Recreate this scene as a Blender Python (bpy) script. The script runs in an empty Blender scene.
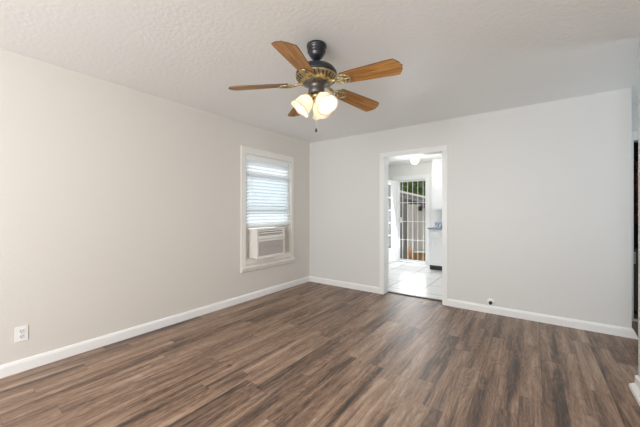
import bpy, bmesh, math, random
from mathutils import Vector, Matrix
random.seed(7)
R = math.radians
PI = math.pi
sc = bpy.context.scene
COL = sc.collection

# ------------------------------------------------------------------ camera
cam_d = bpy.data.cameras.new('camera')
cam_d.sensor_fit = 'HORIZONTAL'; cam_d.sensor_width = 36.0
cam_d.lens = 36.0 * 293.59 / 640.0
cam_d.shift_y = -(213.5 - 211.33) / 640.0
cam_d.clip_start = 0.02
cam = bpy.data.objects.new('camera', cam_d); COL.objects.link(cam)
cam.location = (3.196, -4.098, 1.2337)
cam.rotation_euler = (R(90), 0, R(35.9))
sc.camera = cam

# ------------------------------------------------------------------ view
sc.view_settings.view_transform = 'Standard'
sc.view_settings.look = 'None'
sc.view_settings.exposure = 0.15
sc.view_settings.gamma = 1.0
sc.view_settings.use_curve_mapping = False
sc.cycles.use_denoising = True
sc.cycles.max_bounces = 10
sc.cycles.diffuse_bounces = 7
sc.cycles.caustics_reflective = False
sc.cycles.caustics_refractive = False
sc.cycles.sample_clamp_indirect = 6.0

# ------------------------------------------------------------------ daylight
world = bpy.data.worlds.new('sky'); sc.world = world
world.use_nodes = True
bg = world.node_tree.nodes['Background']
bg.inputs[0].default_value = (0.87, 0.94, 1.0, 1)
bg.inputs[1].default_value = 1.0

def sun_lamp(energy, elev, azim, col, angle):
    d = bpy.data.lights.new('sun', 'SUN'); d.energy = energy; d.color = col; d.angle = R(angle)
    o = bpy.data.objects.new('sun', d); COL.objects.link(o)
    v = Vector((math.cos(R(azim)) * math.cos(R(elev)), math.sin(R(azim)) * math.cos(R(elev)), math.sin(R(elev))))
    o.rotation_euler = v.to_track_quat('Z', 'Y').to_euler()
sun_lamp(4.2, 35, 176, (1, .96, .90), 3)

def area(name, loc, aim, sx, sy, power, col):
    d = bpy.data.lights.new(name, 'AREA'); d.shape = 'RECTANGLE'; d.size = sx; d.size_y = sy
    d.energy = power; d.color = col
    o = bpy.data.objects.new(name, d); COL.objects.link(o); o.location = loc
    o.rotation_euler = (Vector(loc) - Vector(aim)).to_track_quat('Z', 'Y').to_euler()
    return o
# daylight through the front windows behind the viewer, the hall window and the kitchen's outer door, plus an added kitchen fill
area('front_window_daylight', (1.55, -6.51, 1.35), (1.7, -1, 2.2), 1.1, 1.4, 66, (.96, .98, 1.0))
area('front_window_daylight', (2.95, -6.51, 1.35), (2.2, -1, 2.2), 1.1, 1.4, 66, (.96, .98, 1.0))
area('hall_window_daylight', (5.36, -0.55, 1.45), (3.0, -0.35, 2.3), 0.8, 1.3, 11, (.80, .91, 1.0))
area('kitchen_fill', (3.66, 1.5, 1.5), (1.0, 1.6, 0.8), 1.1, 1.1, 20, (.93, .97, 1.0))  # unseen fill lamp added to brighten the kitchen; no window here
area('kitchen_door_daylight', (0.86, 2.80, 1.1), (1.0, 0, 0.2), 0.62, 1.6, 12, (.93, .97, 1.0))

# ------------------------------------------------------------------ materials
def mat(name, col, rough=.5, metal=0, spec=.5, **kw):
    m = bpy.data.materials.new(name); m.use_nodes = True
    b = m.node_tree.nodes['Principled BSDF']
    b.inputs['Base Color'].default_value = (*col, 1)
    b.inputs['Roughness'].default_value = rough
    b.inputs['Metallic'].default_value = metal
    b.inputs['Specular IOR Level'].default_value = spec
    for k, v in kw.items(): b.inputs[k.replace('_', ' ')].default_value = v
    return m
def nd(m, t, **kw):
    n = m.node_tree.nodes.new(t)
    for k, v in kw.items(): setattr(n, k, v)
    return n
def lk(m, a, b): m.node_tree.links.new(a, b)
def bsdf(m): return m.node_tree.nodes['Principled BSDF']
def add_bump(m, scale, strength, dist=.002, detail=4, mapping=None, lo=.35, hi=.7):
    tc = nd(m, 'ShaderNodeTexCoord')
    n = nd(m, 'ShaderNodeTexNoise'); n.inputs['Scale'].default_value = scale; n.inputs['Detail'].default_value = detail
    r = nd(m, 'ShaderNodeMapRange'); r.inputs[1].default_value = lo; r.inputs[2].default_value = hi
    b = nd(m, 'ShaderNodeBump'); b.inputs['Strength'].default_value = strength; b.inputs['Distance'].default_value = dist
    if mapping:
        mp = nd(m, 'ShaderNodeMapping'); mp.inputs['Scale'].default_value = mapping
        lk(m, tc.outputs['Object'], mp.inputs['Vector']); lk(m, mp.outputs[0], n.inputs['Vector'])
    else: lk(m, tc.outputs['Object'], n.inputs['Vector'])
    lk(m, n.outputs['Fac'], r.inputs[0]); lk(m, r.outputs[0], b.inputs['Height'])
    lk(m, b.outputs[0], bsdf(m).inputs['Normal'])
    return m
def add_mottle(m, c1, c2, scale=4, mapping=None, detail=5):
    tc = nd(m, 'ShaderNodeTexCoord'); n = nd(m, 'ShaderNodeTexNoise')
    n.inputs['Scale'].default_value = scale; n.inputs['Detail'].default_value = detail
    cr = nd(m, 'ShaderNodeValToRGB')
    cr.color_ramp.elements[0].position = .3; cr.color_ramp.elements[1].position = .7
    cr.color_ramp.elements[0].color = (*c1, 1); cr.color_ramp.elements[1].color = (*c2, 1)
    if mapping:
        mp = nd(m, 'ShaderNodeMapping'); mp.inputs['Scale'].default_value = mapping
        lk(m, tc.outputs['Object'], mp.inputs['Vector']); lk(m, mp.outputs[0], n.inputs['Vector'])
    else: lk(m, tc.outputs['Object'], n.inputs['Vector'])
    lk(m, n.outputs['Fac'], cr.inputs[0]); lk(m, cr.outputs[0], bsdf(m).inputs['Base Color'])
    return m

M = {}
M['wall'] = add_bump(mat('wall_paint', (.72, .718, .702), .45), 55, .13, .003, 3)
M['ceiling'] = add_bump(mat('ceiling_paint', (.85, .86, .85), .40), 34, .19, .004, 4, None, .40, .66)
M['trim'] = mat('white_trim_paint', (.86, .86, .85), .3)
M['cream'] = mat('cream_trim_paint', (.82, .80, .75), .35)
M['wall_bulb_tint'] = add_bump(mat('bulb_tinted_wall', (.70, .668, .626), .45), 55, .13, .003, 3)  # wall paint again, with the bulbs' warm light put into its colour
M['kwall'] = mat('kitchen_wall_paint', (.80, .80, .78), .5)
M['white'] = mat('white_enamel', (.86, .87, .87), .3)
M['plastic'] = mat('white_plastic', (.84, .84, .82), .35)
M['slat'] = mat('blind_slat', (.88, .90, .92), .4)
M['ac'] = mat('air_conditioner_plastic', (.80, .77, .73), .4)
M['ac_grille'] = mat('air_conditioner_grille', (.60, .55, .53), .5)
M['dark'] = mat('dark_slot', (.03, .03, .03), .5)
M['black'] = mat('black_metal', (.012, .013, .018), .28, .0, .6)
M['brass'] = add_mottle(mat('antique_brass', (.5, .4, .2), .32, .9), (.30, .23, .11), (.66, .55, .32), 40)
M['pewter'] = mat('dark_pewter', (.12, .11, .10), .3, .8)
M['chain'] = mat('chain_metal', (.6, .55, .45), .35, .9)
M['brownwood'] = mat('dark_turned_wood', (.06, .03, .015), .35)
M['counter'] = add_mottle(mat('counter_laminate', (.3, .33, .38), .25), (.25, .28, .33), (.42, .45, .5), 60)
M['threshold'] = mat('threshold_bronze', (.07, .055, .045), .4, .3)
M['chrome'] = mat('satin_nickel', (.6, .6, .6), .3, .9)
M['hedge'] = None

# blades: stained oak with long grain
m = mat('oak_blade', (.5, .25, .08), .5, 0, .3); M['oak'] = m
tc = nd(m, 'ShaderNodeTexCoord'); mp = nd(m, 'ShaderNodeMapping'); mp.inputs['Scale'].default_value = (2.2, 34, 8)
nz = nd(m, 'ShaderNodeTexNoise'); nz.inputs['Scale'].default_value = 1.4; nz.inputs['Detail'].default_value = 6; nz.inputs['Distortion'].default_value = 1.2
cr = nd(m, 'ShaderNodeValToRGB'); e = cr.color_ramp.elements
e[0].position = .30; e[0].color = (.25, .10, .022, 1); e[1].position = .66; e[1].color = (.58, .29, .085, 1)
lk(m, tc.outputs['Object'], mp.inputs[0]); lk(m, mp.outputs[0], nz.inputs['Vector']); lk(m, nz.outputs['Fac'], cr.inputs[0]); lk(m, cr.outputs[0], bsdf(m).inputs['Base Color'])
M['blade_edge'] = mat('oak_blade_edge', (.09, .045, .02), .4)

# frosted glass shade: lets the bulb's light through
m = bpy.data.materials.new('frosted_glass'); m.use_nodes = True; nt = m.node_tree; M['frost'] = m
out = nt.nodes['Material Output']; b = bsdf(m); b.inputs['Base Color'].default_value = (.95, .92, .86, 1); b.inputs['Roughness'].default_value = .35
tr = nd(m, 'ShaderNodeBsdfTranslucent'); tr.inputs[0].default_value = (.97, .91, .80, 1)
mx = nd(m, 'ShaderNodeMixShader'); mx.inputs[0].default_value = .6
lk(m, b.outputs[0], mx.inputs[1]); lk(m, tr.outputs[0], mx.inputs[2]); lk(m, mx.outputs[0], out.inputs[0])
def glow(name, col, s):
    m = bpy.data.materials.new(name); m.use_nodes = True
    b = bsdf(m); b.inputs['Base Color'].default_value = (*col, 1)
    b.inputs['Emission Color'].default_value = (*col, 1); b.inputs['Emission Strength'].default_value = s
    return m
M['bulb'] = glow('lit_bulb', (1, .86, .62), 7)
M['globe'] = glow('lit_globe', (1, .98, .94), 3.0)
# blind slats let some light through
m = bpy.data.materials.new('translucent_slat'); m.use_nodes = True; M['slat'] = m
out = m.node_tree.nodes['Material Output']; b = bsdf(m); b.inputs['Base Color'].default_value = (.86, .88, .90, 1); b.inputs['Roughness'].default_value = .4
tr = nd(m, 'ShaderNodeBsdfTranslucent'); tr.inputs[0].default_value = (.94, .95, .96, 1)
mx = nd(m, 'ShaderNodeMixShader'); mx.inputs[0].default_value = .58
lk(m, b.outputs[0], mx.inputs[1]); lk(m, tr.outputs[0], mx.inputs[2]); lk(m, mx.outputs[0], out.inputs[0])
# clear window glass
m = bpy.data.materials.new('clear_glass'); m.use_nodes = True; M['glass'] = m
out = m.node_tree.nodes['Material Output']; gl = nd(m, 'ShaderNodeBsdfGlossy'); gl.inputs['Roughness'].default_value = .02
tp = nd(m, 'ShaderNodeBsdfTransparent'); tp.inputs[0].default_value = (.93, .96, .97, 1)
lw = nd(m, 'ShaderNodeLayerWeight'); lw.inputs[0].default_value = .5; mx = nd(m, 'ShaderNodeMixShader')
fr = nd(m, 'ShaderNodeMath', operation='POWER'); lk(m, lw.outputs['Facing'], fr.inputs[0]); fr.inputs[1].default_value = 4.0
f2 = nd(m, 'ShaderNodeMath', operation='MULTIPLY_ADD'); lk(m, fr.outputs[0], f2.inputs[0]); f2.inputs[1].default_value = .5; f2.inputs[2].default_value = .03; fr = f2
lk(m, fr.outputs[0], mx.inputs[0]); lk(m, tp.outputs[0], mx.inputs[1]); lk(m, gl.outputs[0], mx.inputs[2]); lk(m, mx.outputs[0], out.inputs[0])

def mth(m, op, a, b=None, c=None):
    n = nd(m, 'ShaderNodeMath', operation=op)
    for i, v in enumerate((a, b, c)):
        if v is None: continue
        if isinstance(v, (int, float)): n.inputs[i].default_value = v
        else: lk(m, v, n.inputs[i])
    return n.outputs[0]

# vinyl plank floor, boards running along y
m = mat('vinyl_plank', (.2, .13, .1), .34, 0, .95); M['floor'] = m
tc = nd(m, 'ShaderNodeTexCoord'); sx = nd(m, 'ShaderNodeSeparateXYZ'); lk(m, tc.outputs['Object'], sx.inputs[0])
PW, PL = .125, .95
xr = mth(m, 'DIVIDE', sx.outputs[0], PW); row = mth(m, 'FLOOR', xr)
wn = nd(m, 'ShaderNodeTexWhiteNoise', noise_dimensions='1D'); lk(m, row, wn.inputs['W'])
yr = mth(m, 'ADD', mth(m, 'DIVIDE', sx.outputs[1], PL), mth(m, 'MULTIPLY', wn.outputs['Value'], 7.31)); colm = mth(m, 'FLOOR', yr)
cv = nd(m, 'ShaderNodeCombineXYZ'); lk(m, row, cv.inputs[0]); lk(m, colm, cv.inputs[1])
w2 = nd(m, 'ShaderNodeTexWhiteNoise', noise_dimensions='2D'); lk(m, cv.outputs[0], w2.inputs['Vector'])
# grain coordinates shifted per board
gv = nd(m, 'ShaderNodeCombineXYZ')
lk(m, mth(m, 'ADD', sx.outputs[0], mth(m, 'MULTIPLY', w2.outputs['Value'], 37.0)), gv.inputs[0])
lk(m, mth(m, 'ADD', sx.outputs[1], mth(m, 'MULTIPLY', wn.outputs['Value'], 19.0)), gv.inputs[1])
def noise(scale, mapping, detail=5, dist=0, rough=.55):
    mp = nd(m, 'ShaderNodeMapping'); mp.inputs['Scale'].default_value = mapping; lk(m, gv.outputs[0], mp.inputs[0])
    n = nd(m, 'ShaderNodeTexNoise'); n.inputs['Scale'].default_value = scale; n.inputs['Detail'].default_value = detail
    n.inputs['Distortion'].default_value = dist; n.inputs['Roughness'].default_value = rough
    lk(m, mp.outputs[0], n.inputs['Vector']); return n.outputs['Fac']
broad = noise(1.0, (9, .55, 1), 3, .8)
grain = noise(1.0, (42, 2.4, 1), 5, 1.2, .6)
fine = noise(1.0, (170, 26, 1), 3, .3)
rings = noise(1.0, (7.5, 1.3, 1), 2, .6)
ring = mth(m, 'ABSOLUTE', mth(m, 'SUBTRACT', mth(m, 'FRACT', mth(m, 'MULTIPLY', rings, 11.0)), .5))
worn = noise(1.0, (5, 1.6, 1), 5, 1.0, .7)
v = mth(m, 'MULTIPLY', broad, .92)
v = mth(m, 'ADD', v, mth(m, 'MULTIPLY', grain, .56))
v = mth(m, 'ADD', v, mth(m, 'MULTIPLY', ring, .20))
v = mth(m, 'ADD', v, mth(m, 'MULTIPLY', fine, .30))
v = mth(m, 'ADD', v, mth(m, 'MULTIPLY', worn, .22))
v = mth(m, 'ADD', v, mth(m, 'MULTIPLY', w2.outputs['Value'], .10))
v = mth(m, 'SUBTRACT', v, .585)
cr = nd(m, 'ShaderNodeValToRGB'); el = cr.color_ramp.elements
el[0].position = .27; el[0].color = (.030, .016, .010, 1)
el[1].position = .84; el[1].color = (.50, .37, .28, 1)
for pz, c in ((.37, (.092, .050, .029)), (.50, (.205, .119, .073)), (.63, (.315, .202, .134))):
    x = el.new(pz); x.color = (*c, 1)
lk(m, v, cr.inputs[0])
# dark seams
fx = mth(m, 'FRACT', xr); fy = mth(m, 'FRACT', yr)
ex = mth(m, 'MINIMUM', fx, mth(m, 'SUBTRACT', 1.0, fx)); ey = mth(m, 'MINIMUM', fy, mth(m, 'SUBTRACT', 1.0, fy))
seam = mth(m, 'MAXIMUM', mth(m, 'LESS_THAN', ex, .013), mth(m, 'LESS_THAN', ey, .0018))
mixc = nd(m, 'ShaderNodeMix', data_type='RGBA'); lk(m, mth(m, 'MULTIPLY', seam, .40), mixc.inputs[0])
lk(m, cr.outputs[0], mixc.inputs[6]); mixc.inputs[7].default_value = (.03, .02, .016, 1)
lk(m, mixc.outputs[2], bsdf(m).inputs['Base Color'])
rr = nd(m, 'ShaderNodeMapRange'); rr.inputs[3].default_value = .38; rr.inputs[4].default_value = .50; lk(m, grain, rr.inputs[0]); lk(m, rr.outputs[0], bsdf(m).inputs['Roughness'])
bp = nd(m, 'ShaderNodeBump'); bp.inputs['Strength'].default_value = .12; bp.inputs['Distance'].default_value = .002
lk(m, mth(m, 'SUBTRACT', grain, seam), bp.inputs['Height']); lk(m, bp.outputs[0], bsdf(m).inputs['Normal'])

# kitchen tile with grey grout
m = mat('ceramic_tile', (.7, .69, .66), .22); M['tile'] = m
tc = nd(m, 'ShaderNodeTexCoord'); mp = nd(m, 'ShaderNodeMapping'); mp.inputs['Location'].default_value = (-1.29, -.43, 0)
bk = nd(m, 'ShaderNodeTexBrick'); bk.offset = 0; bk.inputs['Scale'].default_value = 1
bk.inputs['Brick Width'].default_value = .51; bk.inputs['Row Height'].default_value = .51; bk.inputs['Mortar Size'].default_value = .007
bk.inputs['Color1'].default_value = (.77, .765, .75, 1); bk.inputs['Color2'].default_value = (.80, .795, .78, 1); bk.inputs['Mortar'].default_value = (.26, .255, .25, 1)
lk(m, tc.outputs['Object'], mp.inputs[0]); lk(m, mp.outputs[0], bk.inputs['Vector']); lk(m, bk.outputs['Color'], bsdf(m).inputs['Base Color'])

def wood_boards(name, c1, c2, pw, rough=.85):
    m = mat(name, c1, rough, 0, .2)
    tc = nd(m, 'ShaderNodeTexCoord'); s = nd(m, 'ShaderNodeSeparateXYZ'); lk(m, tc.outputs['Object'], s.inputs[0])
    xr = mth(m, 'DIVIDE', s.outputs[0], pw); w = nd(m, 'ShaderNodeTexWhiteNoise', noise_dimensions='1D'); lk(m, mth(m, 'FLOOR', xr), w.inputs['W'])
    mp = nd(m, 'ShaderNodeMapping'); mp.inputs['Scale'].default_value = (30, 30, 2.2); lk(m, tc.outputs['Object'], mp.inputs[0])
    n = nd(m, 'ShaderNodeTexNoise'); n.inputs['Scale'].default_value = 1; n.inputs['Detail'].default_value = 6; lk(m, mp.outputs[0], n.inputs['Vector'])
    f = mth(m, 'ADD', mth(m, 'MULTIPLY', n.outputs['Fac'], .8), mth(m, 'MULTIPLY', w.outputs['Value'], .35))
    cr = nd(m, 'ShaderNodeValToRGB'); cr.color_ramp.elements[0].position = .3; cr.color_ramp.elements[1].position = .85
    cr.color_ramp.elements[0].color = (*c1, 1); cr.color_ramp.elements[1].color = (*c2, 1); lk(m, f, cr.inputs[0])
    fr = mth(m, 'FRACT', xr); sm = mth(m, 'LESS_THAN', fr, .05)
    mx = nd(m, 'ShaderNodeMix', data_type='RGBA'); lk(m, mth(m, 'MULTIPLY', sm, .75), mx.inputs[0]); lk(m, cr.outputs[0], mx.inputs[6]); mx.inputs[7].default_value = (.04, .035, .03, 1)
    lk(m, mx.outputs[2], bsdf(m).inputs['Base Color']); return m
M['greyboard'] = wood_boards('weathered_grey_boards', (.17, .155, .135), (.34, .32, .29), .14)
M['paleboard'] = wood_boards('pale_weathered_boards', (.44, .41, .36), (.76, .72, .65), .15)
M['shingle'] = add_mottle(mat('roof_shingle', (.2, .19, .18), .9), (.17, .16, .15), (.36, .34, .32), 22)
M['drip'] = mat('pale_roof_edge', (.40, .37, .33), .7)
M['pale_bounce'] = add_mottle(mat('pale_bounce', (.55, .54, .51), .9), (.48, .47, .44), (.62, .61, .58), 3)  # pale tone added so the unseen ground bounces sunlight
M['dirt'] = add_mottle(mat('bare_dirt', (.2, .15, .1), .95), (.13, .09, .06), (.28, .21, .14), 7)
M['leaf'] = add_mottle(mat('green_leaf', (.12, .2, .04), .6), (.045, .085, .015), (.21, .30, .07), 3)
M['bark'] = add_mottle(mat('bark', (.1, .07, .05), .9), (.06, .045, .03), (.15, .11, .08), 12)
M['straw'] = add_mottle(mat('dry_straw', (.5, .32, .16), .9), (.55, .34, .19), (.85, .62, .42), 15)
M['crate'] = wood_boards('crate_boards', (.30, .18, .06), (.5, .34, .14), .09)
M['rust'] = mat('rusty_red_metal', (.13, .05, .035), .6)
M['exterior'] = mat('exterior_siding', (.6, .6, .57), .7)

# ------------------------------------------------------------------ mesh helpers
def bm_box(bm, lo, hi, mi=0):
    vs = [bm.verts.new((x, y, z)) for x in (lo[0], hi[0]) for y in (lo[1], hi[1]) for z in (lo[2], hi[2])]
    for f in ((0, 1, 3, 2), (4, 6, 7, 5), (0, 4, 5, 1), (2, 3, 7, 6), (0, 2, 6, 4), (1, 5, 7, 3)):
        fc = bm.faces.new([vs[i] for i in f]); fc.material_index = mi
def frame_of(a, b):
    d = (Vector(b) - Vector(a)); L = d.length; d.normalize()
    up = Vector((0, 0, 1)) if abs(d.z) < .95 else Vector((1, 0, 0))
    u = d.cross(up).normalized(); w = u.cross(d); return d, u, w, L
def bm_cyl(bm, a, b, r0, r1=None, n=16, caps=True):
    r1 = r0 if r1 is None else r1
    d, u, w, L = frame_of(a, b)
    A = [bm.verts.new(Vector(a) + (u * math.cos(t) + w * math.sin(t)) * r0) for t in [2 * PI * i / n for i in range(n)]]
    B = [bm.verts.new(Vector(b) + (u * math.cos(t) + w * math.sin(t)) * r1) for t in [2 * PI * i / n for i in range(n)]]
    for i in range(n): bm.faces.new((A[i], A[(i + 1) % n], B[(i + 1) % n], B[i]))
    if caps: bm.faces.new(A[::-1]); bm.faces.new(B)
def bm_lathe(bm, prof, n=32, origin=(0, 0, 0), axis=(0, 0, 1), wave=None, close=True):
    a = Vector(axis).normalized(); up = Vector((1, 0, 0)) if abs(a.z) > .9 else Vector((0, 0, 1))
    u = a.cross(up).normalized(); w = a.cross(u); O = Vector(origin); rings = []
    for k, (r, h) in enumerate(prof):
        ring = []
        for i in range(n):
            t = 2 * PI * i / n; rr = r; hh = h
            if wave: rr, hh = wave(k, t, r, h)
            ring.append(bm.verts.new(O + a * hh + (u * math.cos(t) + w * math.sin(t)) * max(rr, 1e-4)))
        rings.append(ring)
    for k in range(len(rings) - 1):
        for i in range(n): bm.faces.new((rings[k][i], rings[k][(i + 1) % n], rings[k + 1][(i + 1) % n], rings[k + 1][i]))
    if close: bm.faces.new(rings[0][::-1]); bm.faces.new(rings[-1])
def bm_tube(bm, pts, r, n=8):
    pts = [Vector(q) for q in pts]; rings = []; pu = None
    for i, q in enumerate(pts):
        d = (pts[min(i + 1, len(pts) - 1)] - pts[max(i - 1, 0)]).normalized()
        if pu is None:
            up = Vector((0, 0, 1)) if abs(d.z) < .9 else Vector((1, 0, 0)); pu = d.cross(up).normalized()
        u = (pu - d * pu.dot(d)).normalized(); pu = u; w = u.cross(d)
        rings.append([bm.verts.new(q + (u * math.cos(2 * PI * k / n) + w * math.sin(2 * PI * k / n)) * r) for k in range(n)])
    for i in range(len(rings) - 1):
        for k in range(n): bm.faces.new((rings[i][k], rings[i][(k + 1) % n], rings[i + 1][(k + 1) % n], rings[i + 1][k]))
    bm.faces.new(rings[0][::-1]); bm.faces.new(rings[-1])
def bm_prism(bm, poly, a, b):
    """poly: list of 3D points of one cap; extruded by vector (b-a)"""
    d = Vector(b) - Vector(a)
    A = [bm.verts.new(Vector(q)) for q in poly]; B = [bm.verts.new(Vector(q) + d) for q in poly]; n = len(poly)
    for i in range(n): bm.faces.new((A[i], A[(i + 1) % n], B[(i + 1) % n], B[i]))
    bm.faces.new(A[::-1]); bm.faces.new(B)
def obj(name, bm, m, parent=None, smooth=False, bevel=0, seg=2, inv=None):
    bmesh.ops.recalc_face_normals(bm, faces=bm.faces)
    me = bpy.data.meshes.new(name); bm.to_mesh(me); bm.free()
    for mm in (m if isinstance(m, (list, tuple)) else [m]): me.materials.append(mm)
    if smooth:
        for p in me.polygons: p.use_smooth = True
    o = bpy.data.objects.new(name, me); COL.objects.link(o)
    if parent: o.parent = parent
    if bevel:
        b = o.modifiers.new('bevel', 'BEVEL'); b.width = bevel; b.segments = seg; b.limit_method = 'ANGLE'; b.angle_limit = R(40)
    if smooth == 'auto':
        for p in me.polygons: p.use_smooth = False
    return o
def box(name, lo, hi, m, parent=None, bevel=0):
    bm = bmesh.new(); bm_box(bm, lo, hi); return obj(name, bm, m, parent, bevel=bevel)
def boxes(name, L, m, parent=None, bevel=0):
    bm = bmesh.new()
    for lo, hi in L: bm_box(bm, lo, hi)
    return obj(name, bm, m, parent, bevel=bevel)
def thing(name, label, cat, loc=(0, 0, 0), rotz=0, group=None, kind=None):
    o = bpy.data.objects.new(name, None); COL.objects.link(o); o.empty_display_size = .1
    o.location = loc; o.rotation_euler = (0, 0, rotz); return tag(o, label, cat, group, kind)
def tag(o, label, cat, group=None, kind=None):
    o['label'] = label; o['category'] = cat
    if group: o['group'] = group
    if kind: o['kind'] = kind
    return o
def struct(o): o['kind'] = 'structure'; return o

# ------------------------------------------------------------------ room shell
H = 2.44
XR = 3.79          # right wall face
BE = 3.979         # free end of the back wall
FY = -6.60         # front wall face (behind the viewer)
WT = .158
struct(box('floor', (-.2, FY - .15, -.12), (5.55, WT + .01, 0), M['floor']))
struct(box('floor_hall', (3.75, WT + .01, -.12), (5.55, 2.0, 0), M['floor']))
struct(box('ceiling', (-.2, FY - .15, H), (5.55, 2.0, H + .12), M['ceiling']))
# left wall with the window opening
WY0, WY1, WZ0, WZ1 = -1.44, -.50, .50, 2.035
struct(boxes('wall_left', [((-.15, FY - .15, 0), (0, WY0, H)), ((-.15, WY1, 0), (0, WT, H)),
                           ((-.15, WY0, 0), (0, WY1, WZ0)), ((-.15, WY0, WZ1), (0, WY1, H))], M['wall_bulb_tint']))
DX0, DX1, DZ = 1.41, 2.231, 2.03
struct(boxes('wall_back', [((0, 0, 0), (DX0 - .012, WT, H)), ((DX1 + .012, 0, 0), (BE, WT, H)), ((DX0 - .012, 0, DZ + .012), (DX1 + .012, WT, H))], M['wall']))
struct(box('wall_right', (XR, FY - .15, 0), (XR + .12, -1.155, H), M['wall']))
fw = [(1.0, 2.1), (2.4, 3.5)]
L = []; px = -.15
for a, b in fw:
    L += [((px, FY - .15, 0), (a, FY, H)), ((a, FY - .15, 0), (b, FY, .65)), ((a, FY - .15, 2.05), (b, FY, H))]; px = b
L.append(((px, FY - .15, 0), (XR + .12, FY, H)))
struct(boxes('wall_front', L, M['wall']))
for i, (a, b) in enumerate(fw):
    f = struct(boxes('window_%d' % (i + 2), [((a, FY - .1, .65), (a + .05, FY - .04, 2.05)), ((b - .05, FY - .1, .65), (b, FY - .04, 2.05)),
        ((a + .05, FY - .1, .65), (b - .05, FY - .04, .70)), ((a + .05, FY - .1, 2.0), (b - .05, FY - .04, 2.05)), ((a + .05, FY - .09, 1.33), (b - .05, FY - .05, 1.37))], M['trim']))
    box('window_pane', (a + .05, FY - .072, .70), (b - .05, FY - .068, 2.0), M['glass'], f)

# hall beyond the right end of the back wall: far wall with a doorway, right wall, side wall
HY = .65
hx0, hx1 = 4.055, 4.78
struct(box('wall_hall_left', (BE - .10, WT, 0), (BE, HY + .12, H), M['wall']))
struct(boxes('wall_hall_back', [((BE, HY, 0), (hx0 + .0, HY + .12, H)), ((hx1, HY, 0), (5.4, HY + .12, H)), ((hx0, HY, 2.03), (hx1, HY + .12, H))], M['wall']))
struct(boxes('wall_hall_right', [((5.4, -2.0, 0), (5.55, -1.05, H)), ((5.4, -.05, 0), (5.55, 2.0, H)), ((5.4, -1.05, 0), (5.55, -.05, .75)), ((5.4, -1.05, 2.1), (5.55, -.05, H))], M['wall']))
struct(box('wall_hall_front', (XR + .12, -2.0, 0), (5.4, -1.88, H), M['wall']))
f = struct(boxes('window_4', [((5.43, -1.05, .75), (5.49, -1.0, 2.1)), ((5.43, -.10, .75), (5.49, -.05, 2.1)), ((5.43, -1.0, .75), (5.49, -.1, .8)), ((5.43, -1.0, 2.05), (5.49, -.1, 2.1)), ((5.44, -1.0, 1.4), (5.48, -.1, 1.44))], M['trim']))
box('window_pane', (5.458, -1.0, .8), (5.462, -.1, 2.05), M['glass'], f)
struct(boxes('trim_1', [((hx0, HY - .016, 0), (hx0 + .06, HY, 2.03)), ((hx1 - .06, HY - .016, 0), (hx1, HY, 2.03)), ((hx0, HY - .016, 2.03), (hx1 + .0, HY, 2.13))], M['trim']))
struct(box('trim_2', (hx0 + .06, HY - .01, 0), (hx1 - .06, HY + .03, .02), M['trim']))
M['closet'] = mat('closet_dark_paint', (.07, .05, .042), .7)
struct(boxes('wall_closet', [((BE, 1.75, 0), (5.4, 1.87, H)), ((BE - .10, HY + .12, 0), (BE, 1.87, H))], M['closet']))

# ------------------------------------------------------------------ kitchen shell
KY = 2.85; KH = 2.37; KX0, KX1 = -.62, 3.75
struct(box('floor_kitchen', (KX0 - .12, WT + .01, -.12), (3.75, KY + .15, 0), M['tile']))
struct(box('ceiling_kitchen', (KX0 - .12, WT, KH), (KX1 + .0, KY + .15, H + .12), M['kwall']))
ex0, ex1, ez = .485, 1.195, 2.0
struct(boxes('wall_kitchen_back', [((KX0, KY, 0), (ex0, KY + .15, KH)), ((ex1, KY, 0), (KX1, KY + .15, KH)), ((ex0, KY, ez), (ex1, KY + .15, KH))], M['kwall']))
struct(boxes('wall_kitchen_left', [((KX0 - .12, WT, 0), (KX0, KY + .15, KH))], M['kwall']))
struct(box('wall_kitchen_right', (KX1 - .03, WT, 0), (KX1 + .09, KY + .15, KH), M['kwall']))
struct(box('wall_kitchen_front', (KX0, WT - .02, 0), (DX0 - .012, WT, KH), M['kwall']))
# casing of the kitchen's outer door
struct(boxes('trim_3', [((ex0 - .09, KY - .018, 0), (ex0, KY, ez)), ((ex1, KY - .018, 0), (ex1 + .075, KY, ez)), ((ex0 - .09, KY - .018, ez), (ex1 + .075, KY, ez + .085)),
                        ((ex0, KY + .0, ez - .012), (ex1, KY + .14, ez)), ((ex0, KY, 0), (ex0 + .012, KY + .14, ez - .012)), ((ex1 - .012, KY, 0), (ex1, KY + .14, ez - .012))], M['white']))
struct(box('trim_4', (ex0 + .012, KY, 0), (ex1 - .012, KY + .16, .022), M['white']))

# ------------------------------------------------------------------ trims of the living room
CW = .066
struct(boxes('trim_5', [((DX0 - CW - .002, -.018, 0), (DX0, 0, DZ)), ((DX1, -.018, 0), (DX1 + CW - .002, 0, DZ)), ((DX0 - CW - .002, -.018, DZ), (DX1 + CW - .002, 0, DZ + .07))], M['trim'], bevel=.003))
struct(boxes('trim_6', [((DX0 - .012, 0, 0), (DX0, WT, DZ)), ((DX1, 0, 0), (DX1 + .012, WT, DZ)), ((DX0 - .012, 0, DZ), (DX1 + .012, WT, DZ + .012))], M['trim']))
struct(box('trim_7', (DX0, WT - .035, 0), (DX1, WT + .02, .012), M['threshold'], bevel=.003))
def baseboard(name, pts_list):
    bm = bmesh.new()
    for (a, b, nrm) in pts_list:
        a = Vector(a); n = Vector(nrm)
        prof = [(0, 0), (.016, 0), (.016, .07), (.010, .088), (0, .092)]
        bm_prism(bm, [a + n * d + Vector((0, 0, z)) for d, z in prof], a, b)
    return struct(obj(name, bm, M['trim']))
baseboard('baseboard_left', [((0, FY, 0), (0, -.016, 0), (1, 0, 0))])
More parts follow.
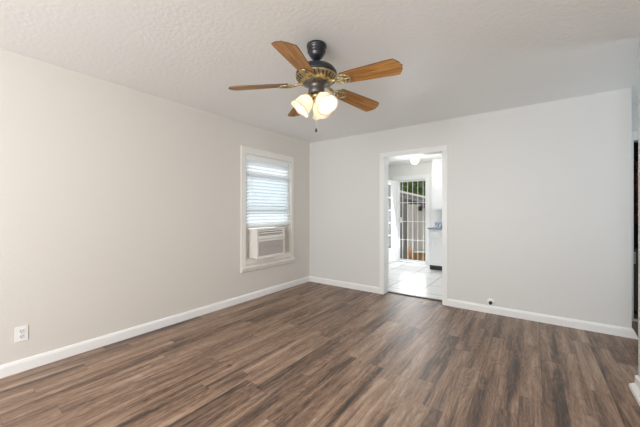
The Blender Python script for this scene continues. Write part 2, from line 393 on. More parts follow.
baseboard('baseboard_back', [((0.0, 0, 0), (DX0 - CW - .002, 0, 0), (0, -1, 0)), ((DX1 + CW - .002, 0, 0), (BE, 0, 0), (0, -1, 0))])
bm = bmesh.new()
prof = [(0, 0), (.050, 0), (.034, .03), (.010, .088), (0, .092)]
bm_prism(bm, [Vector((BE + d, -.016, z)) for d, z in prof], (0, 0, 0), (0, WT + .016, 0))
struct(obj('baseboard_back_end', bm, M['trim']))
bm = bmesh.new()
prof = [(0, 0), (.045, 0), (.042, .02), (.014, .034), (.014, .085), (0, .092)]
bm_prism(bm, [Vector((XR - d, FY, z)) for d, z in prof], (0, FY, 0), (0, -1.14, 0))
bm_box(bm, (XR, -1.155, 0), (XR + .12, -1.14, .092))
struct(obj('baseboard_right', bm, M['trim']))
baseboard('baseboard_front', [((0, FY, 0), (XR, FY, 0), (0, 1, 0))])

# ------------------------------------------------------------------ window in the left wall
win = struct(boxes('window_1', [((-.13, WY0, WZ0), (-.0, WY0 + .02, WZ1)), ((-.13, WY1 - .02, WZ0), (-.0, WY1, WZ1)), ((-.13, WY0 + .02, WZ1 - .02), (0, WY1 - .02, WZ1)), ((-.13, WY0 + .02, WZ0), (-.0, WY1 - .02, WZ0 + .06))], M['cream']))
boxes('casing', [((0, WY0 - .075, .475), (.018, WY0 + .004, WZ1 - .004)), ((0, WY1 - .004, .475), (.018, WY1 + .06, WZ1 - .004)), ((0, WY0 - .075, WZ1 - .004), (.018, WY1 + .06, WZ1 + .088))], M['cream'], win, bevel=.003)
bm = bmesh.new()   # stool with a thick rounded nose
prof = [(-.02, .474), (.035, .474), (.046, .466), (.046, .446), (.036, .436), (.03, .41), (.022, .402), (-.0, .402)]
bm_prism(bm, [Vector((max(d, 0.001), WY0 - .078, z)) for d, z in prof], (0, 0, 0), (0, (WY1 + .066) - (WY0 - .078), 0))
obj('stool', bm, M['cream'], win, bevel=.003)
def sash(name, x, z0, z1):
    f = boxes(name, [((x - .018, WY0 + .02, z0), (x + .018, WY0 + .062, z1)), ((x - .018, WY1 - .062, z0), (x + .018, WY1 - .02, z1)),
        ((x - .018, WY0 + .062, z0), (x + .018, WY1 - .062, z0 + .05)), ((x - .018, WY0 + .062, z1 - .045), (x + .018, WY1 - .062, z1))], M['white'], win)
    box('pane', (x - .002, WY0 + .062, z0 + .05), (x + .002, WY1 - .062, z1 - .045), M['glass'], f)
sash('lower_sash', -.058, 1.02, 1.80)
sash('upper_sash', -.100, 1.27, 2.012)

# blind
bl = thing('window_blind', 'white slatted blind lowered halfway over the left wall window', 'blind', (-.005, (WY0 + WY1) / 2, 2.0))
by0, by1 = WY0 + .022 - (WY0 + WY1) / 2, WY1 - .022 - (WY0 + WY1) / 2
bm = bmesh.new(); bm_box(bm, (-.03, by0, -.05), (.024, by1, .012)); obj('headrail', bm, M['white'], bl, bevel=.002)
bm = bmesh.new(); bm_box(bm, (.026, by0 - .0, -.058), (.031, by1 + .0, .014)); obj('valance', bm, M['white'], bl, bevel=.0015)
zs = [-.080 - .0485 * i for i in range(19)]
slat_me = None
for i, z in enumerate(zs):
    if slat_me is None:
        bm = bmesh.new(); n = 6; top = []; bot = []
        for k in range(n + 1):
            s = -1 + 2 * k / n; xx = .025 * s; zz = .0025 * (1 - s * s)
            top.append(zz + .0012); bot.append(zz - .0012)
        prof = [(.025 * (-1 + 2 * k / n), top[k]) for k in range(n + 1)] + [(.025 * (-1 + 2 * k / n), bot[k]) for k in range(n, -1, -1)]
        bm_prism(bm, [Vector((x, by0 + .004, zq)) for x, zq in prof], (0, 0, 0), (0, by1 - by0 - .008, 0))
        s0 = obj('slat', bm, M['slat'], bl); slat_me = s0.data; o = s0
    else:
        o = s0.copy(); COL.objects.link(o); o.parent = bl
    o.location = (0, 0, z); o.rotation_euler = (0, R(-43), 0)
bm = bmesh.new(); bm_box(bm, (-.023, by0 + .004, -.006), (.023, by1 - .004, .006)); br = obj('bottom_rail', bm, M['white'], bl, bevel=.003); br.location = (0, 0, -.985); br.rotation_euler = (0, R(-47), 0)
for yy in (by0 + .12, by1 - .12):
    bm = bmesh.new(); bm_cyl(bm, (.022, yy, -.05), (.022, yy, -.975), .0012, n=6); bm_cyl(bm, (-.022, yy, -.05), (-.022, yy, -.975), .0012, n=6)
    obj('ladder_cord', bm, M['plastic'], bl)
bm = bmesh.new(); bm_cyl(bm, (.028, by0 + .07, -.06), (.028, by0 + .07, -.50), .004, n=8); obj('tilt_wand', bm, M['plastic'], bl)
bm = bmesh.new(); bm_cyl(bm, (.032, by1 - .06, -.028), (.036, by1 - .06, -.028), .006, n=10); obj('valance_clip', bm, M['dark'], bl)

# window air conditioner
ay0, ay1, az0, az1, af = -1.345, -.79, .575, .995, .135
ac = thing('window_air_conditioner', 'cream window air conditioner unit sitting under the half-lowered blind', 'air conditioner', (0, (ay0 + ay1) / 2, az0))
hw = (ay1 - ay0) / 2; ah = az1 - az0
bm = bmesh.new(); bm_box(bm, (-.36, -hw + .012, 0), (af - .035, hw - .012, ah - .01)); obj('case', bm, M['ac'], ac, bevel=.004)
bm = bmesh.new()   # front bezel ring
bm_box(bm, (af - .035, -hw, -.005), (af, -hw + .035, ah)); bm_box(bm, (af - .035, hw - .02, -.005), (af, hw, ah))
bm_box(bm, (af - .035, -hw + .035, -.005), (af, hw - .02, .035)); bm_box(bm, (af - .035, -hw + .035, .235), (af, hw - .02, .262))
bm_box(bm, (af - .035, -hw + .035, .326), (af, hw - .02, .332)); bm_box(bm, (af - .035, -hw + .035, ah - .022), (af, hw - .02, ah))
obj('front_bezel', bm, M['ac'], ac, bevel=.003)
bm = bmesh.new(); bm_box(bm, (af - .034, -hw + .035, .035), (af - .018, hw - .02, .235))
for k in range(24):
    y = -hw + .045 + k * (2 * hw - .075) / 23; bm_box(bm, (af - .018, y - .003, .035), (af - .006, y + .003, .235))
for k in range(9):
    z = .05 + k * .021; bm_box(bm, (af - .018, -hw + .035, z), (af - .008, hw - .02, z + .004))
obj('intake_grille', bm, M['ac_grille'], ac)
bm = bmesh.new(); bm_box(bm, (af - .034, -hw + .035, .332), (af - .030, hw - .02, ah - .022), 1)
for k in range(2):
    z = .341 + k * .031; bm_box(bm, (af - .030, -hw + .035, z), (af - .004, hw - .02, z + .021))
obj('air_louver', bm, [M['ac'], M['dark']], ac)
bm = bmesh.new(); bm_box(bm, (af - .034, -hw + .035, .268), (af - .004, hw - .02, .316)); cp = obj('control_panel', bm, M['ac'], ac)
M['ac_label'] = mat('control_strip', (.45, .43, .40), .4)
for k in range(2):
    bm = bmesh.new(); bm_cyl(bm, (af - .004, hw - .08 - k * .07, .29), (af + .008, hw - .08 - k * .07, .29), .014, n=16); obj('knob', bm, M['ac'], cp)
for s, (ya, yb) in enumerate((((WY0 + .02), ay0 + .012), (ay1 - .012, (WY1 - .02)))):   # accordion side curtains
    bm = bmesh.new(); n = max(2, int((yb - ya) / .016)); yc = (ay0 + ay1) / 2
    for k in range(n):
        a = ya + (yb - ya) * k / n; b2 = ya + (yb - ya) * (k + 1) / n; c = (a + b2) / 2
        bm_prism(bm, [Vector((-.062, a - yc, 0)), Vector((-.046, c - yc, 0)), Vector((-.062, b2 - yc, 0)), Vector((-.068, b2 - yc, 0)), Vector((-.052, c - yc, 0)), Vector((-.068, a - yc, 0))], (0, 0, 0), (0, 0, ah + .02))
    obj('side_curtain', bm, M['cream'], ac)
bm = bmesh.new(); bm_box(bm, (-.08, WY0 + .02 - (ay0 + ay1) / 2, -.016), (-.02, WY1 - .02 - (ay0 + ay1) / 2, -.001)); obj('mounting_rail', bm, M['ac'], ac)

# ------------------------------------------------------------------ ceiling fan
FX, FYc = 1.925, -2.385
fan = thing('ceiling_fan', 'black and brass ceiling fan with five oak blades and lit glass shades', 'ceiling fan', (FX, FYc, H))
bm = bmesh.new()
bm_lathe(bm, [(.070, 0), (.072, -.012), (.070, -.022), (.063, -.026), (.066, -.045), (.064, -.056), (.055, -.060), (.055, -.072), (.045, -.088), (.028, -.104), (.018, -.112)], 36)
obj('canopy', bm, M['black'], fan, True)
bm = bmesh.new(); bm_cyl(bm, (0, 0, -.108), (0, 0, -.155), .0125, n=16); obj('downrod', bm, M['black'], fan, True)
bm = bmesh.new()
bm_lathe(bm, [(.020, -.142), (.045, -.148), (.095, -.158), (.130, -.176), (.146, -.200), (.150, -.216), (.150, -.226), (.144, -.230)], 48)
mh = obj('motor_housing', bm, M['black'], fan, True)
bm = bmesh.new()
bm_lathe(bm, [(.146, -.228), (.152, -.234), (.148, -.240), (.132, -.258), (.108, -.274), (.088, -.279)], 48)
vb = obj('vent_band', bm, M['brass'], mh, True)
bm = bmesh.new()
for k in range(30):     # dark openings of the filigree band
    t = 2 * PI * k / 30; c, s = math.cos(t), math.sin(t)
    a = Vector((c * .1455, s * .1455, -.243)); b2 = Vector((c * .118, s * .118, -.268)); tn = Vector((-s, c, 0))
    n = (b2 - a).normalized().cross(tn); n = n if n.z < 0 else -n
    q = [a + tn * .0045, a - tn * .0045, b2 - tn * .003 + tn * .008, b2 + tn * .003 + tn * .008]
    bm_prism(bm, [v + n * .0035 for v in q], (0, 0, 0), n * -.003)
obj('vent_slot', bm, M['dark'], mh)
bm = bmesh.new()
bm_lathe(bm, [(.088, -.276), (.090, -.280), (.086, -.288), (.064, -.292), (.056, -.296), (.058, -.322), (.060, -.346), (.054, -.358), (.034, -.364)], 36)
obj('switch_housing', bm, M['pewter'], fan, True)
bm = bmesh.new()
bm_lathe(bm, [(.034, -.362), (.040, -.370), (.036, -.382), (.022, -.392), (.012, -.412), (.014, -.418), (.002, -.428)], 24)
obj('light_fitter', bm, M['brass'], fan, True)

def blade_outline():
    pts = []
    r0, r1 = .205, .630
    half = [(r0, .044), (r0 + .012, .054), (.30, .061), (.45, .069), (.565, .075), (.600, .073), (.612, .056), (.626, .034), (.630, .013), (.637, 0)]
    return half + [(x, -y) for x, y in half[::-1][1:]]
BZ = -.280
for i in range(5):
    th = R(-70.4 - 72 * i)
    arm = bpy.data.objects.new('tmp', None); bpy.data.objects.remove(arm)
    rot = Matrix.Rotation(th, 4, 'Z')
    pitch = Matrix.Translation((0, 0, BZ)) @ Matrix.Rotation(R(4.0), 4, 'Y') @ Matrix.Rotation(R(-13), 4, 'X')
    # iron: neck from the motor, then a filigree palm
    bm = bmesh.new()
    bm_tube(bm, [(.085, 0, -.276), (.115, 0, -.281), (.140, 0, -.290), (.165, 0, -.2975)], .011, 8)
    iron = obj('blade_iron', bm, M['brass'], fan, True); iron.matrix_local = rot
    bm = bmesh.new()
    for s in (1, -1):   # scrolls of the palm
        pts = [(.155, 0), (.170, .020 * s), (.190, .036 * s), (.215, .044 * s), (.240, .040 * s), (.250, .026 * s), (.238, .012 * s), (.220, .012 * s), (.212, .022 * s)]
        bm_tube(bm, [(x, y, -.007) for x, y in pts], .0055, 6)
        bm_tube(bm, [(x, y, -.007) for x, y in [(.240, .040 * s), (.262, .030 * s), (.272, .014 * s), (.285, 0)]], .0055, 6)
    bm_tube(bm, [(.150, 0, -.007), (.20, 0, -.008), (.287, 0, -.007)], .006, 6)
    for (x, y) in ((.232, .030), (.232, -.030), (.27, 0)): bm_cyl(bm, (x, y, -.012), (x, y, 0), .008, n=10)
    palm = obj('palm_scroll', bm, M['brass'], iron, True); palm.matrix_local = pitch
    bm = bmesh.new(); bm_prism(bm, [Vector((x, y, -.002)) for x, y in blade_outline()], (0, 0, 0), (0, 0, .006))
    for f in bm.faces:
        if abs(f.normal.z) < .5: f.material_index = 1
    bm.normal_update()
    for f in bm.faces: f.material_index = 1 if abs(f.normal.z) < .5 else 0
    bld = obj('blade', bm, [M['oak'], M['blade_edge']], fan); bld.matrix_local = rot @ pitch

# three tulip shades on arms
def shade_wave(k, t, r, h):
    w = (k / 9.0)
    return r * (1 + .0 * w), h + (0.005 * math.cos(6 * t) * max(0, (k - 5) / 4.0))
BULB_W = 22
for i, al in enumerate((225, 345, 105)):
    a = R(al); dr = Vector((math.cos(a), math.sin(a), 0)); ax = (dr * .64 + Vector((0, 0, -.77))).normalized()
    bm = bmesh.new(); bm_tube(bm, [dr * .02 + Vector((0, 0, -.366)), dr * .036 + Vector((0, 0, -.358)), dr * .042 + Vector((0, 0, -.366))], .008, 8)
    armo = obj('lamp_arm', bm, M['brass'], fan, True)
    o0 = dr * .036 + Vector((0, 0, -.366))
    bm = bmesh.new(); bm_lathe(bm, [(.010, 0), (.024, .004), (.029, .012), (.029, .026), (.026, .030)], 20, o0, ax); obj('socket_cup', bm, M['brass'], armo, True)
    o1 = o0 + ax * .022
    prof = [(.024, 0), (.032, .009), (.044, .024), (.053, .042), (.057, .060), (.060, .078), (.064, .096), (.071, .109), (.079, .117)]
    bm = bmesh.new(); bm_lathe(bm, prof, 36, o1, ax, shade_wave, close=False)
    sh = obj('lamp_shade', bm, M['frost'], fan, True)
    sd = sh.modifiers.new('thick', 'SOLIDIFY'); sd.thickness = .003
    bc = o1 + ax * .062
    bm = bmesh.new(); bm_lathe(bm, [(.010, -.045), (.012, -.028), (.020, -.014), (.0255, 0), (.024, .012), (.016, .022), (.004, .027)], 20, bc, ax)
    obj('bulb', bm, M['bulb'], fan, True)
    ld = bpy.data.lights.new('fan_bulb_light', 'POINT'); ld.energy = BULB_W; ld.color = (1, .80, .55); ld.shadow_soft_size = .028
    lo = bpy.data.objects.new('fan_bulb_light', ld); COL.objects.link(lo); lo.parent = fan; lo.location = bc + ax * .002
# pull chain
bm = bmesh.new(); bm_cyl(bm, (.005, -.012, -.418), (.005, -.012, -.612), .0016, n=6); pc = obj('pull_chain', bm, M['chain'], fan)
bm = bmesh.new(); bm_lathe(bm, [(.002, -.606), (.007, -.612), (.009, -.622), (.007, -.632), (.002, -.636)], 14, (.005, -.012, 0)); obj('chain_knob', bm, M['brownwood'], pc, True)

# ------------------------------------------------------------------ outlet and cable plate
ol = thing('power_outlet', 'white double power outlet plate low on the left wall', 'power outlet', (0, -3.613, .290))
bm = bmesh.new(); bm_box(bm, (0, -.037, -.058), (.006, .037, .058)); obj('cover_plate', bm, M['plastic'], ol, bevel=.002)
M['socket_face'] = mat('socket_face', (.74, .75, .77), .4)
for s in (1, -1):
    bm = bmesh.new(); bm_lathe(bm, [(.0165, .005), (.0165, .0085), (.0155, .009)], 20, (0, 0, s * .0205), (1, 0, 0)); rc = obj('receptacle', bm, M['socket_face'], ol)
    bm = bmesh.new(); z = s * .0205
    bm_box(bm, (.0085, -.0085, z - .001), (.0094, -.0055, z + .009)); bm_box(bm, (.0085, .0055, z - .001), (.0094, .0085, z + .008)); bm_cyl(bm, (.0085, 0, z - .008), (.0094, 0, z - .008), .0032, n=10)
    obj('slot', bm, M['dark'], rc)
bm = bmesh.new(); bm_cyl(bm, (.0055, 0, 0), (.0072, 0, 0), .003, n=10); obj('screw', bm, M['chrome'], ol)
cp = thing('cable_plate', 'round white wall plate with black cable fitting above back baseboard', 'cable outlet', (2.785, 0, .135))
bm = bmesh.new(); bm_lathe(bm, [(.042, 0), (.042, .004), (.034, .010), (.022, .012), (.018, .012)], 28, (0, 0, 0), (0, -1, 0)); obj('escutcheon', bm, M['plastic'], cp, True)
bm = bmesh.new(); bm_lathe(bm, [(.019, .011), (.019, .024), (.013, .026), (.013, .046), (.004, .047)], 20, (0, 0, -.004), (0, -1, -.15)); obj('cable_fitting', bm, M['dark'], cp, True)

# ------------------------------------------------------------------ kitchen: open glazed door and barred security door
d1 = struct(bpy.data.objects.new('door_1', None)); COL.objects.link(d1); d1.location = (ex0 - .02, KY - .02, 0); d1.rotation_euler = (0, 0, R(-93))
tag(d1, 'white glazed kitchen door standing open at the left of barred door', 'door')
DW, DH, dt = .70, 1.98, .04
bm = bmesh.new()
ga, gb = .28, .46
bm_box(bm, (0, -dt / 2, .012), (ga, dt / 2, DH)); bm_box(bm, (gb, -dt / 2, .012), (DW, dt / 2, DH))
bm_box(bm, (ga, -dt / 2, .012), (gb, dt / 2, .36)); bm_box(bm, (ga, -dt / 2, DH - .12), (gb, dt / 2, DH))
for k in range(1, 5):
    z = .36 + (DH - .48) * k / 5; bm_box(bm, (ga, -.014, z - .012), (gb, .014, z + .012))
obj('door_frame', bm, M['white'], d1)
bm = bmesh.new(); bm_box(bm, (ga, -.002, .36), (gb, .002, DH - .12)); obj('glass_pane', bm, M['glass'], d1)
bm = bmesh.new(); bm_lathe(bm, [(.025, .02), (.025, .028), (.012, .03), (.012, .05), (.026, .06), (.024, .078), (.01, .084)], 18, (DW - .055, 0, .95), (0, 1, 0)); obj('door_knob', bm, M['chrome'], d1, True)

d2 = struct(bpy.data.objects.new('door_2', None)); COL.objects.link(d2); d2.location = (ex0 + .012, KY + .115, .024)
tag(d2, 'white barred security door filling the kitchen back doorway', 'door')
SW, SH = ex1 - ex0 - .024, ez - .04
bm = bmesh.new(); t = .014
bm_box(bm, (0, -t, 0), (.035, t, SH)); bm_box(bm, (SW - .030, -t, 0), (SW, t, SH)); bm_box(bm, (.035, -t, 0), (SW - .03, t, .035)); bm_box(bm, (.035, -t, SH - .03), (SW - .03, t, SH))
obj('door_frame', bm, M['white'], d2, bevel=.002)
for k in range(5):
    x = .035 + (SW - .065) * (k + .55) / 5
    bm = bmesh.new(); bm_box(bm, (x - .005, -.005, .035), (x + .005, .005, SH - .03)); obj('bar', bm, M['white'], d2)
for z in (.515, .965, 1.42):
    bm = bmesh.new(); bm_box(bm, (.035, -.009, z - .006), (SW - .03, -.0051, z + .006)); obj('cross_rail', bm, M['white'], d2)
bm = bmesh.new(); bm_box(bm, (.004, -.04, .93), (.085, -.0145, 1.06)); lb = obj('lock_box', bm, M['white'], d2, bevel=.003)
bm = bmesh.new(); bm_cyl(bm, (.05, -.04, 1.0), (.05, -.065, 1.0), .014, n=14); obj('lock_cylinder', bm, M['chrome'], lb, True)
for z in (.62, 1.30):
    bm = bmesh.new(); bm_cyl(bm, (SW - .006, -.022, z - .03), (SW - .006, -.022, z + .03), .008, n=10); obj('hinge', bm, M['dark'], d2, True)

# cabinets
CX0, CX1 = 1.42, 2.60
cb = thing('base_cabinet', 'white base cabinet under the kitchen worktop right of back door', 'cabinet', ((CX0 + CX1) / 2, 2.27, 0))
w = (CX1 - CX0) / 2
bm = bmesh.new(); bm_box(bm, (-w, .02, .10), (w, KY - 2.272, .855)); obj('body', bm, M['white'], cb)
bm = bmesh.new(); bm_box(bm, (-w, .075, 0), (w, .095, .10)); obj('toe_kick', bm, M['dark'], cb)
for k in range(2):
    a = -w + .02 + k * (w - .01); b2 = a + w - .03
    bm = bmesh.new(); bm_box(bm, (a, 0, .69), (b2, .02, .84)); dr_ = obj('drawer', bm, M['white'], cb, bevel=.004)
    bm = bmesh.new(); bm_box(bm, ((a + b2) / 2 - .05, -.025, .755), ((a + b2) / 2 + .05, -.017, .765)); bm_box(bm, ((a + b2) / 2 - .05, -.018, .755), ((a + b2) / 2 - .042, 0, .765)); bm_box(bm, ((a + b2) / 2 + .042, -.018, .755), ((a + b2) / 2 + .05, 0, .765)); obj('handle', bm, M['chrome'], dr_)
    bm = bmesh.new(); bm_box(bm, (a, 0, .115), (b2, .02, .67))
    for lo, hi in (((a, -.008, .115), (a + .06, 0, .67)), ((b2 - .06, -.008, .115), (b2, 0, .67)), ((a + .06, -.008, .115), (b2 - .06, 0, .175)), ((a + .06, -.008, .61), (b2 - .06, 0, .67))): bm_box(bm, lo, hi)
    dd = obj('cabinet_door', bm, M['white'], cb)
    hx = b2 - .03 if k == 0 else a + .03
    bm = bmesh.new(); bm_lathe(bm, [(.006, .008), (.006, .02), (.014, .026), (.012, .034), (.003, .037)], 14, (hx, 0, .63), (0, -1, 0)); obj('knob', bm, M['chrome'], dd, True)
ct = tag(box('worktop', (CX0 - .02, 2.245, .8565), (CX1 + .01, KY - .001, .892), M['counter'], bevel=.004), 'grey speckled worktop on the white kitchen base cabinet', 'worktop')
uc = thing('wall_cabinet', 'white tall wall cabinet hung above the kitchen worktop', 'cabinet', ((CX0 + CX1) / 2 - .005, 2.52, 1.27))
bm = bmesh.new(); bm_box(bm, (-w + .0, .02, 0), (w, KY - 2.522, KH - 1.272)); obj('body', bm, M['white'], uc)
for k in range(2):
    a = -w + .015 + k * (w - .008); b2 = a + w - .022; z1 = KH - 1.33
    bm = bmesh.new(); bm_box(bm, (a, 0, .015), (b2, .02, z1))
    for lo, hi in (((a, -.008, .015), (a + .06, 0, z1)), ((b2 - .06, -.008, .015), (b2, 0, z1)), ((a + .06, -.008, .015), (b2 - .06, 0, .075)), ((a + .06, -.008, z1 - .06), (b2 - .06, 0, z1))): bm_box(bm, lo, hi)
    dd = obj('cabinet_door', bm, M['white'], uc)
    hx = b2 - .03 if k == 0 else a + .03
    bm = bmesh.new(); bm_lathe(bm, [(.006, .008), (.006, .02), (.014, .026), (.012, .034), (.003, .037)], 14, (hx, 0, .06), (0, -1, 0)); obj('knob', bm, M['chrome'], dd, True)
# blue and white patterned box on the worktop
m = mat('blue_patterned_card', (.2, .3, .5), .5); M['bluebox'] = m
tc = nd(m, 'ShaderNodeTexCoord'); vo = nd(m, 'ShaderNodeTexVoronoi'); vo.inputs['Scale'].default_value = 26
cr = nd(m, 'ShaderNodeValToRGB'); cr.color_ramp.interpolation = 'CONSTANT'; e = cr.color_ramp.elements
e[0].color = (.10, .16, .27, 1); e[1].position = .42; e[1].color = (.55, .62, .70, 1)
lk(m, tc.outputs['Object'], vo.inputs['Vector']); lk(m, vo.outputs['Distance'], cr.inputs[0]); lk(m, cr.outputs[0], bsdf(m).inputs['Base Color'])
bx = thing('patterned_box', 'small blue and white patterned box on the kitchen worktop', 'box', (1.63, 2.46, .8925))
bm = bmesh.new(); bm_box(bm, (-.12, -.06, 0), (.12, .06, .088)); obj('box_body', bm, M['bluebox'], bx, bevel=.004)
bm = bmesh.new(); bm_box(bm, (-.123, -.063, .0885), (.123, .063, .104)); obj('box_lid', bm, mat('blue_lid', (.25, .33, .45), .5), bx, bevel=.003)
# globe light
gl = thing('globe_ceiling_light', 'round white globe light glowing on the kitchen ceiling', 'ceiling light', (1.27, 1.83, KH))
bm = bmesh.new(); bm_lathe(bm, [(.062, 0), (.062, -.018), (.050, -.028), (.044, -.034)], 28); obj('base', bm, M['white'], gl, True)
bm = bmesh.new(); bm_lathe(bm, [(.04, -.034)] + [(.078 * math.sin(t), -.105 + .078 * math.cos(t)) for t in [R(32 + 148 * k / 12) for k in range(13)]], 28); obj('globe', bm, M['globe'], gl, True)
ld = bpy.data.lights.new('globe_lamp_light', 'POINT'); ld.energy = 10; ld.color = (1, .97, .92); ld.shadow_soft_size = .08
lo = bpy.data.objects.new('globe_lamp_light', ld); COL.objects.link(lo); lo.parent = gl; lo.location = (0, 0, -.26)

# ------------------------------------------------------------------ closet contents at the right edge
rod = thing('closet_rod', 'dark closet rail carrying clothes in the hall doorway', 'rail', (4.60, 1.15, 1.95))
bm = bmesh.new(); bm_cyl(bm, (-.60, 0, 0), (.78, 0, 0), .014, n=12); obj('rail', bm, M['pewter'], rod, True)
def garment(x, w, length, col, label, seed):
    rnd = random.Random(seed)
    g = thing('hanging_garment', label, 'clothing', (x, 1.15, 1.95), 0, 'clothes hanging in the hall closet')
    bm = bmesh.new(); hk = [(0, .016 * math.sin(t), .004 + .016 * math.cos(t)) for t in [R(150 - 30 * k) for k in range(11)]]
    bm_tube(bm, [(0, .0, -.07), (0, .0, -.03)] + hk[::-1], .0022, 6)
    bm_tube(bm, [(0, -.19, -.14), (0, 0, -.07), (0, .19, -.14)], .006, 6)
    obj('hanger', bm, M['pewter'], g)
    bm = bmesh.new(); n = 18; rows = 8; ring = []
    for k in range(rows + 1):
        z = -.085 - length * k / rows; hw_ = (.05 if k == 0 else .205 + .02 * k / rows); r = []
        for i in range(n):
            t = 2 * PI * i / n; fold = 1 + .22 * math.sin(5 * t + seed) * (k / rows)
            r.append(bm.verts.new((w * math.cos(t) * fold * (.45 if k == 0 else 1), hw_ * math.sin(t), z - (.0 if k != 1 else .0) - (0.02 * abs(math.sin(t)) if k == 1 else 0))))
        ring.append(r)
    for k in range(rows):
        for i in range(n): bm.faces.new((ring[k][i], ring[k][(i + 1) % n], ring[k + 1][(i + 1) % n], ring[k + 1][i]))
    bm.faces.new(ring[-1]); bm.faces.new(ring[0][::-1])
    obj('cloth', bm, add_mottle(mat('cloth_%d' % seed, col, .9, 0, .1), tuple(c * .12 for c in col), col, 11), g, True)
garment(4.215, .035, .78, (.34, .13, .075), 'rust brown garment hanging first from the left in the closet', 1)
garment(4.32, .04, 1.0, (.03, .028, .03), 'black garment hanging beside the rust brown one in the closet', 2)
garment(4.43, .04, .85, (.06, .05, .07), 'dark purple garment hanging past the black one in the closet', 3)
garment(4.55, .04, .95, (.10, .09, .08), 'grey brown garment hanging deep in the closet doorway', 4)
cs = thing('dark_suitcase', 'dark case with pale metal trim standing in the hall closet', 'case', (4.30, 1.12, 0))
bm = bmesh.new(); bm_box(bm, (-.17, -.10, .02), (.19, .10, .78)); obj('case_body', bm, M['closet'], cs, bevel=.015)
bm = bmesh.new()
for lo, hi in (((-.165, -.106, .60), (-.155, -.099, .74)), ((-.105, -.106, .60), (-.095, -.099, .74)), ((-.155, -.106, .73), (-.105, -.099, .74)), ((-.155, -.106, .60), (-.105, -.099, .61))): bm_box(bm, lo, hi)
obj('latch', bm, M['chrome'], cs)
for sx_ in (-.12, .14):
    bm = bmesh.new(); bm_cyl(bm, (sx_ - .012, 0, .021), (sx_ + .012, 0, .021), .0205, n=14); obj('wheel', bm, M['dark'], cs, True)

# ------------------------------------------------------------------ outdoors behind the kitchen
struct(box('ground', (-14, KY + .16, -.72), (14, 22, -.52), M['dirt']))
struct(box('ground_bounce', (-14, -12, -.72), (14, KY + .16, -.52), M['pale_bounce']))  # ground out of view, made pale to bounce light up at the blind
struct(box('trim_8', (-.9, KY + .15, -.52), (3.9, KY + .17, -.0), M['exterior']))
GZ = -.52; SY = 6.5
sh = thing('garden_shed', 'weathered grey board shed with sloping shingle roof behind the house', 'shed', (-1.6, SY, GZ))
bm = bmesh.new()
zt = lambda x: 1.80 + 0 - .262 * (x + .9) - GZ - .02
bm_prism(bm, [Vector((-1.2, 0, 0)), Vector((1.18, 0, 0)), Vector((1.18, 0, zt(1.18 - 1.6))), Vector((-1.2, 0, zt(-1.2 - 1.6)))], (0, 0, 0), (0, 2.2, 0))
obj('board_wall', bm, M['greyboard'], sh)
bm = bmesh.new()
def rz(x): return 1.985 - .262 * (x - 1.6 + .92) - GZ
xa, xb = -1.5, 2.05
bm_prism(bm, [Vector((xa, -.16, rz(xa) - .20)), Vector((xb, -.16, rz(xb) - .20)), Vector((xb, -.16, rz(xb) - .02)), Vector((xa, -.16, rz(xa) - .02))], (0, 0, 0), (0, 2.5, 0))
rf = obj('roof', bm, M['shingle'], sh)
bm = bmesh.new()
bm_prism(bm, [Vector((xa, -.19, rz(xa) - .02)), Vector((xb, -.19, rz(xb) - .02)), Vector((xb, -.19, rz(xb))), Vector((xa, -.19, rz(xa)))], (0, 0, 0), (0, 2.56, 0))
obj('drip_edge', bm, M['drip'], rf)
bm = bmesh.new()
bm_prism(bm, [Vector((xa, -.175, rz(xa) - .145)), Vector((xb, -.175, rz(xb) - .145)), Vector((xb, -.175, rz(xb) - .125)), Vector((xa, -.175, rz(xa) - .125))], (0, 0, 0), (0, .0145, 0))
obj('fascia_strip', bm, M['drip'], rf)
fe = thing('board_fence', 'pale weathered board fence standing beside the grey shed', 'fence', (.28, SY - .32, GZ))
bm = bmesh.new(); bm_box(bm, (-.68, 0, .03), (2.5, .025, 2.0)); obj('board_panel', bm, M['paleboard'], fe)
for x in (-.5, .9, 2.3):
    bm = bmesh.new(); bm_box(bm, (x - .045, .026, 0), (x + .045, .115, 1.9)); obj('post', bm, M['paleboard'], fe)
lt = thing('outdoor_lantern', 'dark lantern fixed high on the pale board fence', 'lantern', (.14, SY - .321, 1.40))
bm = bmesh.new(); bm_box(bm, (-.055, -.02, -.05), (.055, 0, .17)); obj('back_plate', bm, M['rust'], lt)
bm = bmesh.new(); bm_lathe(bm, [(.02, .02), (.08, -.0), (.10, -.02), (.085, -.04), (.07, -.13), (.03, -.15)], 12, (-.06, -.13, -.0)); obj('lamp_head', bm, M['dark'], lt)
bm = bmesh.new(); bm_tube(bm, [(0, -.02, .0), (-.03, -.06, .03), (-.06, -.13, .02)], .012, 6); obj('bracket', bm, M['dark'], lt)
cr_ = thing('wooden_crate', 'brown wooden crate on the dirt in front of the fence', 'crate', (.20, 5.85, GZ))
bm = bmesh.new(); bm_box(bm, (-.21, -.16, 0), (.21, -.14, .36)); bm_box(bm, (-.21, .14, 0), (.21, .16, .36)); bm_box(bm, (-.21, -.14, 0), (-.19, .14, .36)); bm_box(bm, (.19, -.14, 0), (.21, .14, .36)); bm_box(bm, (-.19, -.14, 0), (.19, .14, .02)); obj('crate_body', bm, M['crate'], cr_)
bm = bmesh.new(); bm_prism(bm, [Vector((-.25, -.19, .362)), Vector((.25, -.19, .39)), Vector((.25, -.19, .42)), Vector((-.25, -.19, .385))], (0, 0, 0), (0, .38, 0)); obj('crate_lid', bm, M['drip'], cr_)
dp = thing('dry_plant', 'tan dried grass clump against the bottom of the pale fence', 'plant', (-.205, 5.93, GZ))
bm = bmesh.new(); rnd = random.Random(3)
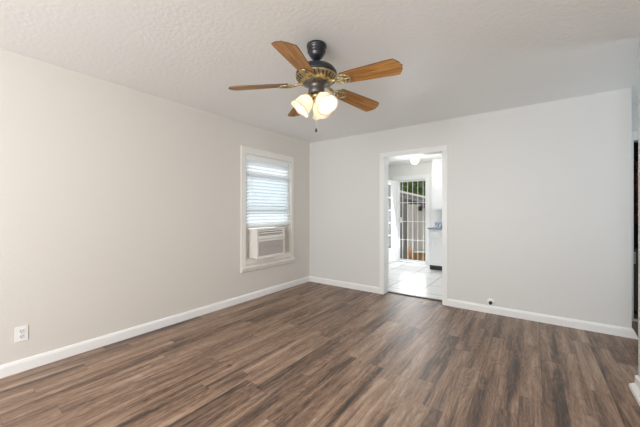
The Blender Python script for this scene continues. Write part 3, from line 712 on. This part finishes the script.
for k in range(260):
    t = rnd.uniform(0, 2 * PI); sp = rnd.uniform(.02, .085); h = rnd.uniform(.2, .58) * (1 - sp * .9)
    a = Vector((rnd.uniform(-.06, .06), rnd.uniform(-.06, .06), 0)); mid = a + Vector((math.cos(t) * sp * .4, math.sin(t) * sp * .4, h * .7)); e_ = a + Vector((math.cos(t) * sp, math.sin(t) * sp, h))
    tn = Vector((-math.sin(t), math.cos(t), 0)) * .008
    v0, v1, v2, v3, v4 = [bm.verts.new(q) for q in (a + tn, a - tn, mid - tn, mid + tn, e_)]
    bm.faces.new((v0, v1, v2, v3)); bm.faces.new((v3, v2, v4))
obj('dry_blades', bm, M['straw'], dp)

def tree(x, y, h, cr_r, seed, label):
    rnd = random.Random(seed)
    t = thing('leafy_tree', label, 'tree', (x, y, GZ), 0, 'trees behind the shed')
    bm = bmesh.new(); bm_tube(bm, [(0, 0, 0), (.05, .03, h * .3), (-.03, .0, h * .55), (.0, .05, h * .8)], .11, 8)
    for k in range(5):
        q = rnd.uniform(0, 6.28); bm_tube(bm, [(0, 0, h * .35 + .1 * k), (math.cos(q) * cr_r * .4, math.sin(q) * cr_r * .4, h * .5 + .1 * k), (math.cos(q) * cr_r * .75, math.sin(q) * cr_r * .75, h * .62 + .12 * k)], .035, 6)
    obj('trunk', bm, M['bark'], t, True)
    bm = bmesh.new()
    blobs = [(Vector((rnd.uniform(-.5, .5) * cr_r, rnd.uniform(-.5, .5) * cr_r, h * rnd.uniform(.42, .85))), cr_r * rnd.uniform(.4, .62)) for _ in range(11)]
    for c, r in blobs:
        for k in range(620):
            d = Vector((rnd.gauss(0, 1), rnd.gauss(0, 1), rnd.gauss(0, 1))).normalized(); q = c + d * r * rnd.uniform(.55, 1.05)
            a = Vector((rnd.gauss(0, 1), rnd.gauss(0, 1), rnd.gauss(0, .7))).normalized(); b2 = a.orthogonal().normalized(); s = rnd.uniform(.05, .10)
            bm.faces.new([bm.verts.new(v) for v in (q - a * s, q + b2 * s * .55, q + a * s, q - b2 * s * .55)])
    obj('foliage', bm, M['leaf'], t)
tree(-1.9, 11.2, 4.6, 1.7, 11, 'leafy green tree rising just above the shed roof')
tree(-3.9, 17.5, 7.0, 2.6, 14, 'tall leafy tree at the back behind the shed and nearer tree')
tree(1.0, 17.9, 6.5, 1.7, 15, 'leafy tree far back behind the pale board fence')
